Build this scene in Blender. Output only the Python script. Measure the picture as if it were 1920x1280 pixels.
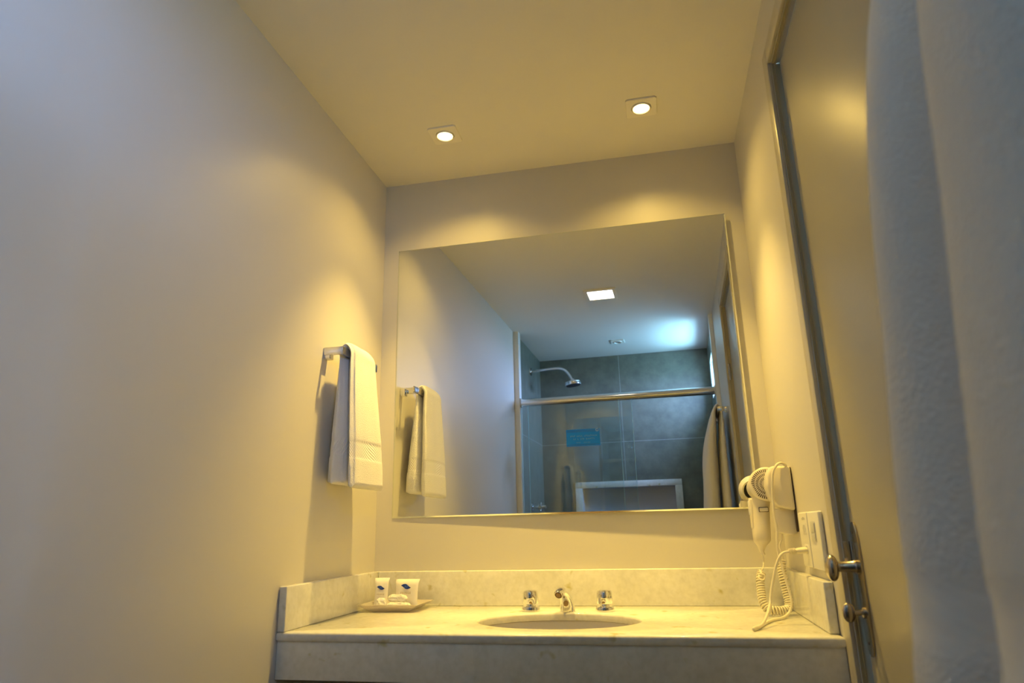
import bpy, bmesh, math, random
from mathutils import Vector, Matrix, noise
random.seed(4)
PI = math.pi
S = bpy.context.scene
C = S.collection
for o in list(bpy.data.objects):
    bpy.data.objects.remove(o)

# ------------------------------------------------------------ camera
W, H = 1.25, 2.325                       # room width and ceiling height
CAM = Vector((0.9064, -2.117, 1.0824))
Rv = Vector((0.97760246, 0.20932585, -0.02182028))
Uv = Vector((0.07703126, -0.25940292, 0.96269222))
Fv = Vector((-0.19585612, 0.94281112, 0.26971757))
cam = bpy.data.cameras.new('camera')
cam_o = bpy.data.objects.new('camera', cam); C.objects.link(cam_o)
M4 = Matrix((Rv, Uv, -Fv)).transposed().to_4x4(); M4.translation = CAM
cam_o.matrix_world = M4
cam.sensor_width = 36; cam.lens = 1254.23 / 1920 * 36
cam.clip_start = 0.02
cam.dof.use_dof = True; cam.dof.focus_distance = 2.15; cam.dof.aperture_fstop = 4.2
S.camera = cam_o

# ------------------------------------------------------------ view and sampling
S.view_settings.view_transform = 'Standard'
S.view_settings.look = 'None'
S.view_settings.gamma = 1
S.view_settings.use_curve_mapping = False
S.view_settings.exposure = -0.22
cy = S.cycles
cy.use_denoising = True
cy.max_bounces = 14; cy.diffuse_bounces = 6; cy.glossy_bounces = 8
cy.transparent_max_bounces = 16; cy.transmission_bounces = 8
cy.sample_clamp_indirect = 6.0
cy.blur_glossy = 0.5

# ------------------------------------------------------------ daylight through the shower window
WY0, WY1, WZ0, WZ1 = -2.66, -2.12, 1.92, 2.18
world = bpy.data.worlds.new('sky'); S.world = world; world.use_nodes = True
nt = world.node_tree; nt.nodes['Background'].inputs[0].default_value = (0.36, 0.57, 1.0, 1)
nt.nodes['Background'].inputs[1].default_value = 125.0
# bright sky above the horizon, dimmer greener ground below it
_g = nt.nodes.new('ShaderNodeTexCoord'); _s = nt.nodes.new('ShaderNodeSeparateXYZ'); _r = nt.nodes.new('ShaderNodeValToRGB')
_m = nt.nodes.new('ShaderNodeMath'); _m.operation = 'MULTIPLY_ADD'; _m.inputs[1].default_value = .5; _m.inputs[2].default_value = .5
nt.links.new(_g.outputs['Generated'], _s.inputs[0]); nt.links.new(_s.outputs[2], _m.inputs[0]); nt.links.new(_m.outputs[0], _r.inputs[0])
_r.color_ramp.elements[0].position = .44; _r.color_ramp.elements[0].color = (.095, .20, .31, 1)
_r.color_ramp.elements[1].position = .52; _r.color_ramp.elements[1].color = (.33, .51, 1.0, 1)
nt.links.new(_r.outputs[0], nt.nodes['Background'].inputs[0])
def light(name, kind, loc, power, color, **kw):
    l = bpy.data.lights.new(name, kind); l.energy = power; l.color = color
    for k, v in kw.items(): setattr(l, k, v)
    o = bpy.data.objects.new(name, l); C.objects.link(o); o.location = loc
    return o
def aim(o, d):
    o.rotation_euler = Vector(d).to_track_quat('-Z', 'Y').to_euler()
por = light('window_portal', 'AREA', (W + 0.125, (WY0+WY1)/2, (WZ0+WZ1)/2), 1, (1, 1, 1), shape='RECTANGLE', size=WZ1-WZ0, size_y=WY1-WY0)
por.rotation_euler = (0, PI/2, 0); por.data.cycles.is_portal = True
# sunlit ground outside the window throws light up onto the shower ceiling
gl = light('sunlit_ground', 'AREA', (1.95, -2.42, 1.02), 280, (0.36, 0.76, 1.0), shape='RECTANGLE', size=0.7, size_y=0.8)
aim(gl, (-0.65, 0, 1.05))

# ------------------------------------------------------------ materials
def mat(name, color=(.8, .8, .8), rough=.5, metal=0., spec=.5, **kw):
    m = bpy.data.materials.new(name); m.use_nodes = True
    b = m.node_tree.nodes['Principled BSDF']
    b.inputs['Base Color'].default_value = (*color, 1)
    b.inputs['Roughness'].default_value = rough
    b.inputs['Metallic'].default_value = metal
    b.inputs['Specular IOR Level'].default_value = spec
    for k, v in kw.items(): b.inputs[k].default_value = v
    return m
def N(m, t, **kw):
    n = m.node_tree.nodes.new(t)
    for k, v in kw.items(): setattr(n, k, v)
    return n
def L(m, a, b): m.node_tree.links.new(a, b)
def bump(m, scale, strength, dist=.001, detail=3, coord='Object', stretch=None):
    tc = N(m, 'ShaderNodeTexCoord'); nz = N(m, 'ShaderNodeTexNoise'); bp = N(m, 'ShaderNodeBump')
    nz.inputs['Scale'].default_value = scale; nz.inputs['Detail'].default_value = detail
    src = tc.outputs[coord]
    if stretch:
        mp = N(m, 'ShaderNodeMapping'); mp.inputs['Scale'].default_value = stretch
        L(m, src, mp.inputs[0]); src = mp.outputs[0]
    L(m, src, nz.inputs['Vector']); L(m, nz.outputs['Fac'], bp.inputs['Height'])
    bp.inputs['Strength'].default_value = strength; bp.inputs['Distance'].default_value = dist
    L(m, bp.outputs[0], m.node_tree.nodes['Principled BSDF'].inputs['Normal'])
    return bp
M = {}
M['wall'] = mat('wall_paint', (.63, .60, .545), .42, spec=.5); bump(M['wall'], 35, .12, .002)
M['ceil'] = mat('ceiling_paint', (.80, .77, .71), .6, spec=.25); bump(M['ceil'], 30, .1, .002)
M['door'] = mat('satin_door_paint', (.44, .41, .33), .40, spec=.6); bump(M['door'], 60, .35, .0006, stretch=(1, .15, 3))
M['casing'] = mat('casing_paint', (.50, .46, .37), .35)
M['gasket'] = mat('dark_gasket', (.33, .29, .19), .8, spec=.1)
M['chrome'] = mat('chrome', (.86, .86, .87), .07, 1.)
M['steel'] = mat('brushed_steel', (.62, .60, .57), .28, 1.); bump(M['steel'], 300, .15, .0003, stretch=(1, 1, .1))
M['aged'] = mat('aged_nickel', (.50, .44, .36), .22, 1.)
M['alu'] = mat('polished_aluminium', (.90, .90, .90), .14, 1.)
M['mirror'] = mat('mirror_silver', (.90, .92, .91), .0, 1.)
M['edge'] = mat('mirror_bevel', (.85, .9, .88), .12, 1.)
M['back'] = mat('mirror_backing', (.25, .22, .18), .7)
M['cream'] = mat('cream_plastic', (.78, .72, .58), .33); bump(M['cream'], 400, .08, .0003)
M['switch'] = mat('white_plastic', (.82, .80, .74), .3)
M['switchg'] = mat('grey_plastic_face', (.55, .55, .55), .35)
M['black'] = mat('black_hole', (.012, .011, .012), .5)
M['slot'] = mat('dark_slot', (.05, .03, .02), .7)
M['cable'] = mat('cream_cable', (.76, .70, .54), .38)
M['ceramic'] = mat('white_ceramic', (.80, .80, .79), .12, **{'Coat Weight': .5})
M['plate'] = mat('lamp_plate', (.88, .84, .74), .3)
M['lampoff'] = mat('unlit_lamp_glass', (.10, .16, .20), .1)
M['dish'] = mat('milky_dish', (.84, .78, .72), .20, **{'Transmission Weight': .6, 'IOR': 1.2})
M['sachet'] = mat('sachet_film', (.86, .82, .76), .28, **{'Coat Weight': .3}); bump(M['sachet'], 90, .3, .001)
M['wrap'] = mat('clear_wrapped_soap', (.90, .87, .80), .08, **{'Coat Weight': 1.0, 'Coat Roughness': .03}); bump(M['wrap'], 110, .9, .003)
M['logo'] = mat('logo_blue', (.004, .03, .28), .4)
M['logo2'] = mat('logo_light_blue', (.12, .28, .85), .4)
M['ink'] = mat('tan_ink', (.34, .24, .12), .6)
M['sticker'] = mat('blue_sticker', (.0, .36, .95), .4)
M['stickink'] = mat('sticker_print', (.45, .70, .88), .5)
M['stickband'] = mat('sticker_band', (.02, .27, .75), .4)
M['niche'] = mat('niche_lining', (.55, .57, .64), .5)
M['under'] = mat('dark_underside', (.10, .06, .03), .8)
M['upvc'] = mat('grey_tube', (.55, .60, .64), .35)

def emit(name, color, s):
    m = bpy.data.materials.new(name); m.use_nodes = True
    t = m.node_tree; t.nodes.clear()
    e = t.nodes.new('ShaderNodeEmission'); e.inputs[0].default_value = (*color, 1); e.inputs[1].default_value = s
    o = t.nodes.new('ShaderNodeOutputMaterial'); t.links.new(e.outputs[0], o.inputs[0]); return m
M['led'] = emit('warm_led', (1., .68, .24), 20.)
M['panel'] = emit('panel_diffuser', (1., .86, .68), 10.)

def marble():
    m = mat('white_marble', (.7, .7, .65), .2, **{'Coat Weight': .25, 'Coat Roughness': .12})
    b = m.node_tree.nodes['Principled BSDF']
    tc = N(m, 'ShaderNodeTexCoord')
    def nz(scale, detail, dist=0.):
        n = N(m, 'ShaderNodeTexNoise'); n.inputs['Scale'].default_value = scale
        n.inputs['Detail'].default_value = detail; n.inputs['Distortion'].default_value = dist
        L(m, tc.outputs['Object'], n.inputs['Vector']); return n
    def ramp(fac, stops):
        r = N(m, 'ShaderNodeValToRGB'); e = r.color_ramp.elements
        e[0].position, e[0].color = stops[0][0], (*stops[0][1], 1)
        e[1].position, e[1].color = stops[1][0], (*stops[1][1], 1)
        L(m, fac, r.inputs[0]); return r
    def mix(fac, a, bb, kind='MIX'):
        x = N(m, 'ShaderNodeMix', data_type='RGBA', blend_type=kind)
        if isinstance(fac, float): x.inputs[0].default_value = fac
        else: L(m, fac, x.inputs[0])
        for s, v in ((6, a), (7, bb)):
            if isinstance(v, tuple): x.inputs[s].default_value = (*v, 1)
            else: L(m, v, x.inputs[s])
        return x.outputs[2]
    base = ramp(nz(6, 6, .6).outputs['Fac'], [(.35, (.70, .69, .64)), (.66, (.80, .79, .74))])
    fine = ramp(nz(70, 3).outputs['Fac'], [(.30, (.90, .90, .88)), (.62, (1, 1, 1))])
    c1 = mix(1.0, base.outputs[0], fine.outputs[0], 'MULTIPLY')
    spots = ramp(nz(26, 2, .3).outputs['Fac'], [(.66, (0, 0, 0)), (.76, (1, 1, 1))])
    c2 = mix(spots.outputs[0], c1, (.50, .46, .22))
    vein = ramp(nz(5, 8, 1.6).outputs['Fac'], [(.485, (1, 1, 1)), (.5, (0, 0, 0))])
    v2 = N(m, 'ShaderNodeMath', operation='MULTIPLY'); v2.inputs[1].default_value = .06
    L(m, vein.outputs[0], v2.inputs[0])
    c3 = mix(v2.outputs[0], c2, (.40, .38, .30))
    L(m, c3, b.inputs['Base Color'])
    return m
M['marble'] = marble()

def tile(axis):
    """large dark porcelain tiles, grout lines at fixed places; axis = horizontal coordinate (0 x, 1 y)"""
    m = mat('grey_porcelain_%s' % 'xy'[axis], (.1, .1, .1), .38, spec=.5)
    b = m.node_tree.nodes['Principled BSDF']
    g = N(m, 'ShaderNodeNewGeometry'); sep = N(m, 'ShaderNodeSeparateXYZ'); L(m, g.outputs['Position'], sep.inputs[0])
    n1 = N(m, 'ShaderNodeTexNoise'); n1.inputs['Scale'].default_value = 13; n1.inputs['Detail'].default_value = 9; n1.inputs['Roughness'].default_value = .62
    L(m, g.outputs['Position'], n1.inputs['Vector'])
    r = N(m, 'ShaderNodeValToRGB'); e = r.color_ramp.elements
    e[0].position = .32; e[0].color = (.110, .116, .090, 1); e[1].position = .70; e[1].color = (.175, .180, .140, 1)
    L(m, n1.outputs['Fac'], r.inputs[0])
    def lines(sock, off, period, w):
        a = N(m, 'ShaderNodeMath', operation='SUBTRACT'); L(m, sock, a.inputs[0]); a.inputs[1].default_value = off
        p = N(m, 'ShaderNodeMath', operation='PINGPONG'); L(m, a.outputs[0], p.inputs[0]); p.inputs[1].default_value = period / 2
        c = N(m, 'ShaderNodeMath', operation='LESS_THAN'); L(m, p.outputs[0], c.inputs[0]); c.inputs[1].default_value = w
        return c
    h = lines(sep.outputs['XYZ'.index('XY'[axis])], *((.604, .66) if axis == 0 else (-2.67, .600)), .0014)
    v = lines(sep.outputs[2], 1.68, 1.3, .0014)
    mx = N(m, 'ShaderNodeMath', operation='MAXIMUM'); L(m, h.outputs[0], mx.inputs[0]); L(m, v.outputs[0], mx.inputs[1])
    mm = N(m, 'ShaderNodeMix', data_type='RGBA'); L(m, mx.outputs[0], mm.inputs[0]); L(m, r.outputs[0], mm.inputs[6]); mm.inputs[7].default_value = (.36, .38, .36, 1)
    L(m, mm.outputs[2], b.inputs['Base Color'])
    return m
M['tile_x'] = tile(0); M['tile_y'] = tile(1)
M['floor'] = mat('floor_tile', (.14, .13, .12), .35); bump(M['floor'], 12, .1, .001)

def glass(name, tint, strength=1.0):
    m = bpy.data.materials.new(name); m.use_nodes = True
    t = m.node_tree; t.nodes.clear()
    tr = t.nodes.new('ShaderNodeBsdfTransparent'); tr.inputs[0].default_value = (*tint, 1)
    gl_ = t.nodes.new('ShaderNodeBsdfGlossy'); gl_.inputs['Roughness'].default_value = 0.0
    lw = t.nodes.new('ShaderNodeLayerWeight'); lw.inputs[0].default_value = .5
    pw = t.nodes.new('ShaderNodeMath'); pw.operation = 'POWER'; pw.inputs[1].default_value = 5
    fr = t.nodes.new('ShaderNodeMath'); fr.operation = 'MULTIPLY_ADD'; fr.inputs[1].default_value = .96; fr.inputs[2].default_value = .045
    t.links.new(lw.outputs['Facing'], pw.inputs[0]); t.links.new(pw.outputs[0], fr.inputs[0])
    mx = t.nodes.new('ShaderNodeMixShader'); o = t.nodes.new('ShaderNodeOutputMaterial')
    t.links.new(fr.outputs[0], mx.inputs[0]); t.links.new(tr.outputs[0], mx.inputs[1]); t.links.new(gl_.outputs[0], mx.inputs[2])
    t.links.new(mx.outputs[0], o.inputs[0]); return m
M['glass'] = glass('clear_glass', (.955, .985, .975))
M['glassedge'] = mat('glass_edge', (.55, .85, .92), .15, **{'Transmission Weight': .3})

def terry(name, color, dens, rib=.22):
    """towelling; uv.x runs round the cloth, uv.y is the distance in metres from the hem"""
    m = mat(name, color, .95, spec=.1, **{'Sheen Weight': .5, 'Sheen Roughness': .6})
    b = m.node_tree.nodes['Principled BSDF']
    tc = N(m, 'ShaderNodeTexCoord'); nz = N(m, 'ShaderNodeTexNoise'); nz.inputs['Scale'].default_value = dens; nz.inputs['Detail'].default_value = 4
    L(m, tc.outputs['Object'], nz.inputs['Vector'])
    uv = N(m, 'ShaderNodeUVMap'); sp = N(m, 'ShaderNodeSeparateXYZ'); L(m, uv.outputs[0], sp.inputs[0])
    at = N(m, 'ShaderNodeAttribute', attribute_name='band')
    sh = N(m, 'ShaderNodeMath', operation='MULTIPLY_ADD'); L(m, sp.outputs[0], sh.inputs[0]); sh.inputs[1].default_value = 1.0; L(m, sp.outputs[1], sh.inputs[2])
    sn = N(m, 'ShaderNodeMath', operation='MULTIPLY'); L(m, sh.outputs[0], sn.inputs[0]); sn.inputs[1].default_value = 2*PI/.009
    si = N(m, 'ShaderNodeMath', operation='SINE'); L(m, sn.outputs[0], si.inputs[0])
    s2 = N(m, 'ShaderNodeMath', operation='MULTIPLY'); L(m, si.outputs[0], s2.inputs[0]); s2.inputs[1].default_value = rib
    mx = N(m, 'ShaderNodeMix', data_type='FLOAT'); L(m, at.outputs['Fac'], mx.inputs[0]); L(m, nz.outputs['Fac'], mx.inputs[2]); L(m, s2.outputs[0], mx.inputs[3])
    bp = N(m, 'ShaderNodeBump'); bp.inputs['Strength'].default_value = .9; bp.inputs['Distance'].default_value = .0028
    L(m, mx.outputs[0], bp.inputs['Height']); L(m, bp.outputs[0], b.inputs['Normal'])
    return m
M['towel'] = terry('white_terry', (.88, .86, .86), 420)
M['towel_bath'] = terry('white_terry_bath', (.75, .72, .69), 260, .03)

# ------------------------------------------------------------ mesh helpers
def finish(name, bm, m, parent=None, smooth=35, loc=None):
    me = bpy.data.meshes.new(name)
    bmesh.ops.recalc_face_normals(bm, faces=bm.faces)
    bm.to_mesh(me); bm.free()
    for mm in (m if isinstance(m, (list, tuple)) else [m]): me.materials.append(M[mm] if isinstance(mm, str) else mm)
    if smooth:
        for p in me.polygons: p.use_smooth = True
        me.set_sharp_from_angle(angle=math.radians(smooth))
    o = bpy.data.objects.new(name, me); C.objects.link(o)
    if parent is not None:
        o.parent = parent
        o.matrix_parent_inverse = parent.matrix_basis.inverted()
    return o
def thing(name, label, cat, loc=(0, 0, 0), group=None, kind=None):
    o = bpy.data.objects.new(name, None); C.objects.link(o); o.location = loc; o.empty_display_size = .02
    bpy.context.view_layer.update()
    if label: o['label'] = label
    if cat: o['category'] = cat
    if group: o['group'] = group
    if kind: o['kind'] = kind
    return o
def tag(o, label, cat, group=None):
    o['label'] = label; o['category'] = cat
    if group: o['group'] = group
    return o
def struct(o): o['kind'] = 'structure'; return o
def box(bm, x0, x1, y0, y1, z0, z1, bev=0., seg=2, mi=0):
    t = bmesh.new()
    bmesh.ops.create_cube(t, size=1)
    for v in t.verts:
        v.co = Vector(((x0+x1)/2 + v.co.x*(x1-x0), (y0+y1)/2 + v.co.y*(y1-y0), (z0+z1)/2 + v.co.z*(z1-z0)))
    if bev: bmesh.ops.bevel(t, geom=t.edges[:], offset=bev, segments=seg, affect='EDGES', profile=.5)
    for f in t.faces: f.material_index = mi
    join(bm, t)
def join(bm, t, mtx=None):
    if mtx: t.transform(mtx)
    me = bpy.data.meshes.new('tmp'); t.to_mesh(me); t.free(); bm.from_mesh(me); bpy.data.meshes.remove(me)
def loft(bm, rings, closed=True, caps=True, mi=0, uvs=None):
    vs = [[bm.verts.new(p) for p in r] for r in rings]
    n = len(rings[0]); lay = bm.loops.layers.uv.verify() if uvs else None
    for i in range(len(rings)-1):
        for j in range(n if closed else n-1):
            k = (j+1) % n
            f = bm.faces.new((vs[i][j], vs[i][k], vs[i+1][k], vs[i+1][j])); f.material_index = mi
            if uvs:
                for lp, (a, b_) in zip(f.loops, ((i, j), (i, j+1), (i+1, j+1), (i+1, j))):
                    lp[lay].uv = uvs(a, b_)
    if caps and closed:
        for r in (vs[0], vs[-1]):
            f = bm.faces.new(r); f.material_index = mi
    return vs
def circ(c, ax, r, n=24, up=None, r2=None, ph=0.):
    ax = Vector(ax).normalized(); up = Vector(up) if up else (Vector((0, 0, 1)) if abs(ax.z) < .9 else Vector((0, 1, 0)))
    a = up.cross(ax).normalized(); b = ax.cross(a)
    r2 = r if r2 is None else r2
    return [Vector(c) + a*math.cos(ph+2*PI*i/n)*r + b*math.sin(ph+2*PI*i/n)*r2 for i in range(n)]
def lathe(bm, base, ax, prof, n=32, mi=0, up=None, sy=1.):
    """prof: (distance along axis, radius)"""
    ax = Vector(ax).normalized(); base = Vector(base)
    loft(bm, [circ(base + ax*d, ax, max(r, 1e-5), n, up, max(r, 1e-5)*sy) for d, r in prof], mi=mi)
def smooth_path(pts, per=8):
    P = [Vector(p) for p in pts]; P = [2*P[0]-P[1]] + P + [2*P[-1]-P[-2]]; out = []
    for i in range(1, len(P)-2):
        for k in range(per):
            t = k/per; a, b, c, d = P[i-1:i+3]
            out.append(.5*((2*b) + (c-a)*t + (2*a-5*b+4*c-d)*t*t + (3*b-a-3*c+d)*t**3))
    out.append(P[-2]); return out
def frames(path):
    T = [(path[min(i+1, len(path)-1)] - path[max(i-1, 0)]).normalized() for i in range(len(path))]
    a = T[0].orthogonal().normalized(); fr = []
    for t in T:
        a = (a - t*a.dot(t)).normalized(); fr.append((t, a, t.cross(a)))
    return fr
def tube(bm, path, r, n=8, mi=0):
    path = [Vector(p) for p in path]; fr = frames(path)
    R = r if callable(r) else (lambda u: r)
    loft(bm, [[p + (a*math.cos(2*PI*j/n) + b*math.sin(2*PI*j/n))*R(i/(len(path)-1)) for j in range(n)] for i, (p, (t, a, b)) in enumerate(zip(path, fr))], mi=mi)
def prism(bm, poly, d, bev=0., mi=0):
    """poly: coplanar points, extruded by vector d"""
    t = bmesh.new(); a = [t.verts.new(p) for p in poly]; b = [t.verts.new(Vector(p)+Vector(d)) for p in poly]; n = len(poly)
    t.faces.new(a); t.faces.new(b[::-1])
    for i in range(n): t.faces.new((a[i], a[(i+1) % n], b[(i+1) % n], b[i]))
    if bev: bmesh.ops.bevel(t, geom=t.edges[:], offset=bev, segments=2, affect='EDGES', profile=.5)
    for f in t.faces: f.material_index = mi
    join(bm, t)
def text_mesh(bm, s, size, mtx, mi=0, spacing=1.):
    cu = bpy.data.curves.new('t', 'FONT'); cu.body = s; cu.size = size; cu.align_x = 'CENTER'; cu.align_y = 'CENTER'; cu.space_character = spacing
    cu.resolution_u = 2
    o = bpy.data.objects.new('t', cu); me = bpy.data.meshes.new_from_object(o)
    me.transform(mtx); n0 = len(bm.faces); bm.from_mesh(me); bm.faces.ensure_lookup_table()
    for f in bm.faces[n0:]: f.material_index = mi
    bpy.data.objects.remove(o); bpy.data.curves.remove(cu); bpy.data.meshes.remove(me)

YS, YB, T = -2.0, -2.823, .12            # shower front plane, shower back wall, wall thickness
# ============================================================ THE ROOM
bm = bmesh.new(); box(bm, -.15, W+.15, YB-.15, .15, -.10, 0); struct(finish('floor', bm, 'floor', smooth=0))
bm = bmesh.new(); box(bm, -.15, W+.15, YB-.15, .15, H, H+.1); struct(finish('ceiling', bm, 'ceil', smooth=0))
bm = bmesh.new(); box(bm, 0, W, 0, .12, 0, H); struct(finish('wall_back', bm, 'wall', smooth=0))
bm = bmesh.new(); box(bm, -T, 0, YB, .12, 0, H); struct(finish('wall_left', bm, 'wall', smooth=0))
DY0, DY1, DZ = -1.272, -.648, 2.143      # door opening
bm = bmesh.new()
box(bm, W, W+T, DY1, .12, 0, H); box(bm, W, W+T, DY0, DY1, DZ, H); box(bm, W, W+T, WY1, DY0, 0, H)
box(bm, W, W+T, YB, WY0, 0, H); box(bm, W, W+T, WY0, WY1, 0, WZ0); box(bm, W, W+T, WY0, WY1, WZ1, H)
struct(finish('wall_right', bm, 'wall', smooth=0))
# shower wall linings
bm = bmesh.new(); box(bm, 0, .0055, YB, YS-.04, 0, H); struct(finish('wall_shower_left', bm, 'tile_y', smooth=0))
bm = bmesh.new()
for a, b, c, d in ((YB, WY0, 0, H), (WY0, WY1, 0, WZ0), (WY0, WY1, WZ1, H), (WY1, YS-.04, 0, H)):
    box(bm, W-.005, W, a, b, c, d)
struct(finish('wall_shower_right', bm, 'tile_y', smooth=0))
NX0, NX1, NZ0, NZ1 = .287, .940, 1.02, 1.360
bm = bmesh.new()
box(bm, 0, NX0, YB-T, YB, 0, H); box(bm, NX1, W, YB-T, YB, 0, H); box(bm, NX0, NX1, YB-T, YB, 0, NZ0); box(bm, NX0, NX1, YB-T, YB, NZ1, H)
struct(finish('wall_shower_back', bm, 'tile_x', smooth=0))
# returns at the mouth of the shower
bm = bmesh.new(); box(bm, 0, .033, YS-.045, YS+.012, 0, H, .002); struct(finish('trim_1', bm, 'switch'))
bm = bmesh.new(); box(bm, W-.024, W, YS-.045, YS+.012, 0, H, .002); struct(finish('trim_2', bm, 'switch'))
bm = bmesh.new(); box(bm, .033, W-.024, YS-.045, YS+.012, 0, .05, .003); struct(finish('trim_3', bm, 'marble'))

# window high in the shower's right wall
win = thing('window_1', None, None, (W+T/2, (WY0+WY1)/2, WZ0), kind='structure')
bm = bmesh.new(); fx0, fx1, fw = W+.045, W+.085, .022
box(bm, fx0, fx1, WY0, WY1, WZ0, WZ0+fw, .002); box(bm, fx0, fx1, WY0, WY1, WZ1-fw, WZ1, .002)
box(bm, fx0, fx1, WY0, WY0+fw, WZ0+fw, WZ1-fw, .002); box(bm, fx0, fx1, WY1-fw, WY1, WZ0+fw, WZ1-fw, .002)
finish('window_frame', bm, 'alu', win)
bm = bmesh.new(); box(bm, W+.063, W+.067, WY0+fw, WY1-fw, WZ0+fw, WZ1-fw); finish('pane', bm, 'glass', win, smooth=0)

# door in the right wall
door = thing('door_1', None, None, (W, (DY0+DY1)/2, 0), kind='structure')
door['label'] = 'closed pale satin door with nickel knob in right wall'
bm = bmesh.new(); cw = .046
box(bm, W-.009, W, DY1, DY1+cw, 0, DZ+cw, .002); box(bm, W-.009, W, DY0-cw, DY0, 0, DZ+cw, .002); box(bm, W-.009, W, DY0, DY1, DZ, DZ+cw, .002)
finish('door_casing', bm, 'casing', door)
bm = bmesh.new()
box(bm, W+.001, W+T, DY1-.004, DY1, 0, DZ); box(bm, W+.001, W+T, DY0, DY0+.004, 0, DZ); box(bm, W+.001, W+T, DY0+.004, DY1-.004, DZ-.004, DZ)
box(bm, W+.006, W+.010, DY1-.009, DY1-.004, 0, DZ-.004); box(bm, W+.006, W+.010, DY0+.004, DY1-.004, DZ-.009, DZ-.004)
finish('door_jamb', bm, 'gasket', door)
LX = W+.018
bm = bmesh.new(); box(bm, LX, LX+.035, DY0+.006, DY1-.007, .006, DZ-.007, .0015); finish('door_leaf', bm, 'door', door)
for hz in (1.80, 1.05, .30):
    bm = bmesh.new()
    for k in range(5):
        lathe(bm, (W+.006, DY0+.004, hz-.04+k*.0165), (0, 0, 1), [(0, .0), (0, .0055), (.0150, .0055), (.0150, 0)], 12)
    finish('hinge', bm, 'aged', door)
bm = bmesh.new(); box(bm, W-.0005, W+.014, DY1-.0055, DY1-.004, .995, 1.045, .0005); finish('strike_plate', bm, 'aged', door)
# lock plate with knob and thumb turn
PY, PX = -.682, LX
bm = bmesh.new(); out = []
for k in range(32):
    a = 2*PI*k/32; s_ = math.sin(a); c_ = math.cos(a)
    zz = .9625 + .119*(abs(s_)**.32)*(1 if s_ >= 0 else -1); yy = PY + .023*(abs(c_)**.75)*(1 if c_ >= 0 else -1)
    out.append(Vector((PX-.004, yy, zz)))
prism(bm, out, (.004, 0, 0), .0012); 
for zz in (1.062, .866):
    lathe(bm, (PX-.0045, PY+.004, zz), (1, 0, 0), [(0, 0), (0, .0028), (.001, .0028), (.001, 0)], 12, mi=1)
lp = finish('lock_plate', bm, ['aged', 'slot'], door)
bm = bmesh.new()
lathe(bm, (PX-.003, PY, 1.0), (-1, 0, 0), [(0, 0), (0, .0125), (.006, .0135), (.010, .0105), (.040, .0095), (.043, .012)], 24)
t_ = bmesh.new(); bmesh.ops.create_uvsphere(t_, u_segments=28, v_segments=18, radius=1)
join(bm, t_, Matrix.Translation((PX-.050, PY, .998)) @ Matrix.Diagonal((.0125, .018, .0245, 1)))
finish('knob', bm, 'aged', lp)
bm = bmesh.new()
lathe(bm, (PX-.003, PY+.006, .918), (-1, 0, 0), [(0, 0), (0, .010), (.004, .010), (.006, .005), (.022, .005), (.024, 0)], 20)
t_ = bmesh.new(); bmesh.ops.create_uvsphere(t_, u_segments=22, v_segments=14, radius=1)
join(bm, t_, Matrix.Translation((PX-.030, PY+.006, .918)) @ Matrix.Diagonal((.012, .0075, .0175, 1)))
finish('thumb_turn', bm, 'aged', lp)

# ============================================================ LAMPS
def square_lamp(name, label, cx, cyy, half, group=None, lit=True):
    o = thing(name, label, 'ceiling light', (cx, cyy, H), group)
    bm = bmesh.new(); n = 48; r = half*.66
    sq = []
    for i in range(n):
        a = 2*PI*(i+.5)/n; c, s_ = math.cos(a), math.sin(a); k = half/max(abs(c), abs(s_)); sq.append((c*k, s_*k))
    ci = [(math.cos(2*PI*(i+.5)/n)*r, math.sin(2*PI*(i+.5)/n)*r) for i in range(n)]
    rings = [[Vector((cx+x, cyy+y, H-.0003)) for x, y in sq], [Vector((cx+x, cyy+y, H-.0045)) for x, y in sq],
             [Vector((cx+x*.985, cyy+y*.985, H-.0055)) for x, y in sq],
             [Vector((cx+x, cyy+y, H-.0055)) for x, y in ci], [Vector((cx+x*.97, cyy+y*.97, H-.0003)) for x, y in ci]]
    loft(bm, rings, caps=False); finish('plate', bm, 'plate', o)
    bm = bmesh.new()
    lathe(bm, (cx, cyy, H-.0008), (0, 0, -1), [(0, r*.94), (.0075, r*.90), (.0085, r*.84), (.0050, r*.76), (.0010, r*.76)], 40)
    finish('ring', bm, 'plate', o)
    bm = bmesh.new(); lathe(bm, (cx, cyy, H-.0012), (0, 0, -1), [(0, 0), (0, r*.755), (.0035, r*.70), (.0045, 0)], 32)
    finish('lamp_glass', bm, 'led' if lit else 'lampoff', o)
    return o
square_lamp('downlight', 'square recessed downlight, lit, nearer the left wall above the mirror', .318, -.282, .0465, 'lit square downlights over the vanity')
square_lamp('downlight', 'square recessed downlight, lit, nearer the door wall above the mirror', .947, -.280, .0465, 'lit square downlights over the vanity')
for x, y in ((.318, -.282), (.947, -.280)):
    light('downlight_beam', 'SPOT', (x, y, H-.022), 100, (1., .67, .145), spot_size=math.radians(76), spot_blend=.85, shadow_soft_size=.018)
    light('downlight_spill', 'SPOT', (x, y, H-.020), 10.5, (1., .67, .145), spot_size=math.radians(136), spot_blend=.7, shadow_soft_size=.018)
o = square_lamp('shower_spotlight', 'small square spotlight, unlit, in the ceiling over the shower', .637, -2.435, .0465, lit=False)
pn = thing('ceiling_panel_light', 'bright square panel light in the ceiling, mid room', 'ceiling light', (.637, -1.428, H))
bm = bmesh.new()
for a in ((-.088, .088, -.088, -.068), (-.088, .088, .068, .088), (-.088, -.068, -.068, .068), (.068, .088, -.068, .068)):
    box(bm, .637+a[0], .637+a[1], -1.428+a[2], -1.428+a[3], H-.007, H-.0003, .001)
finish('panel_frame', bm, 'plate', pn)
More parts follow.
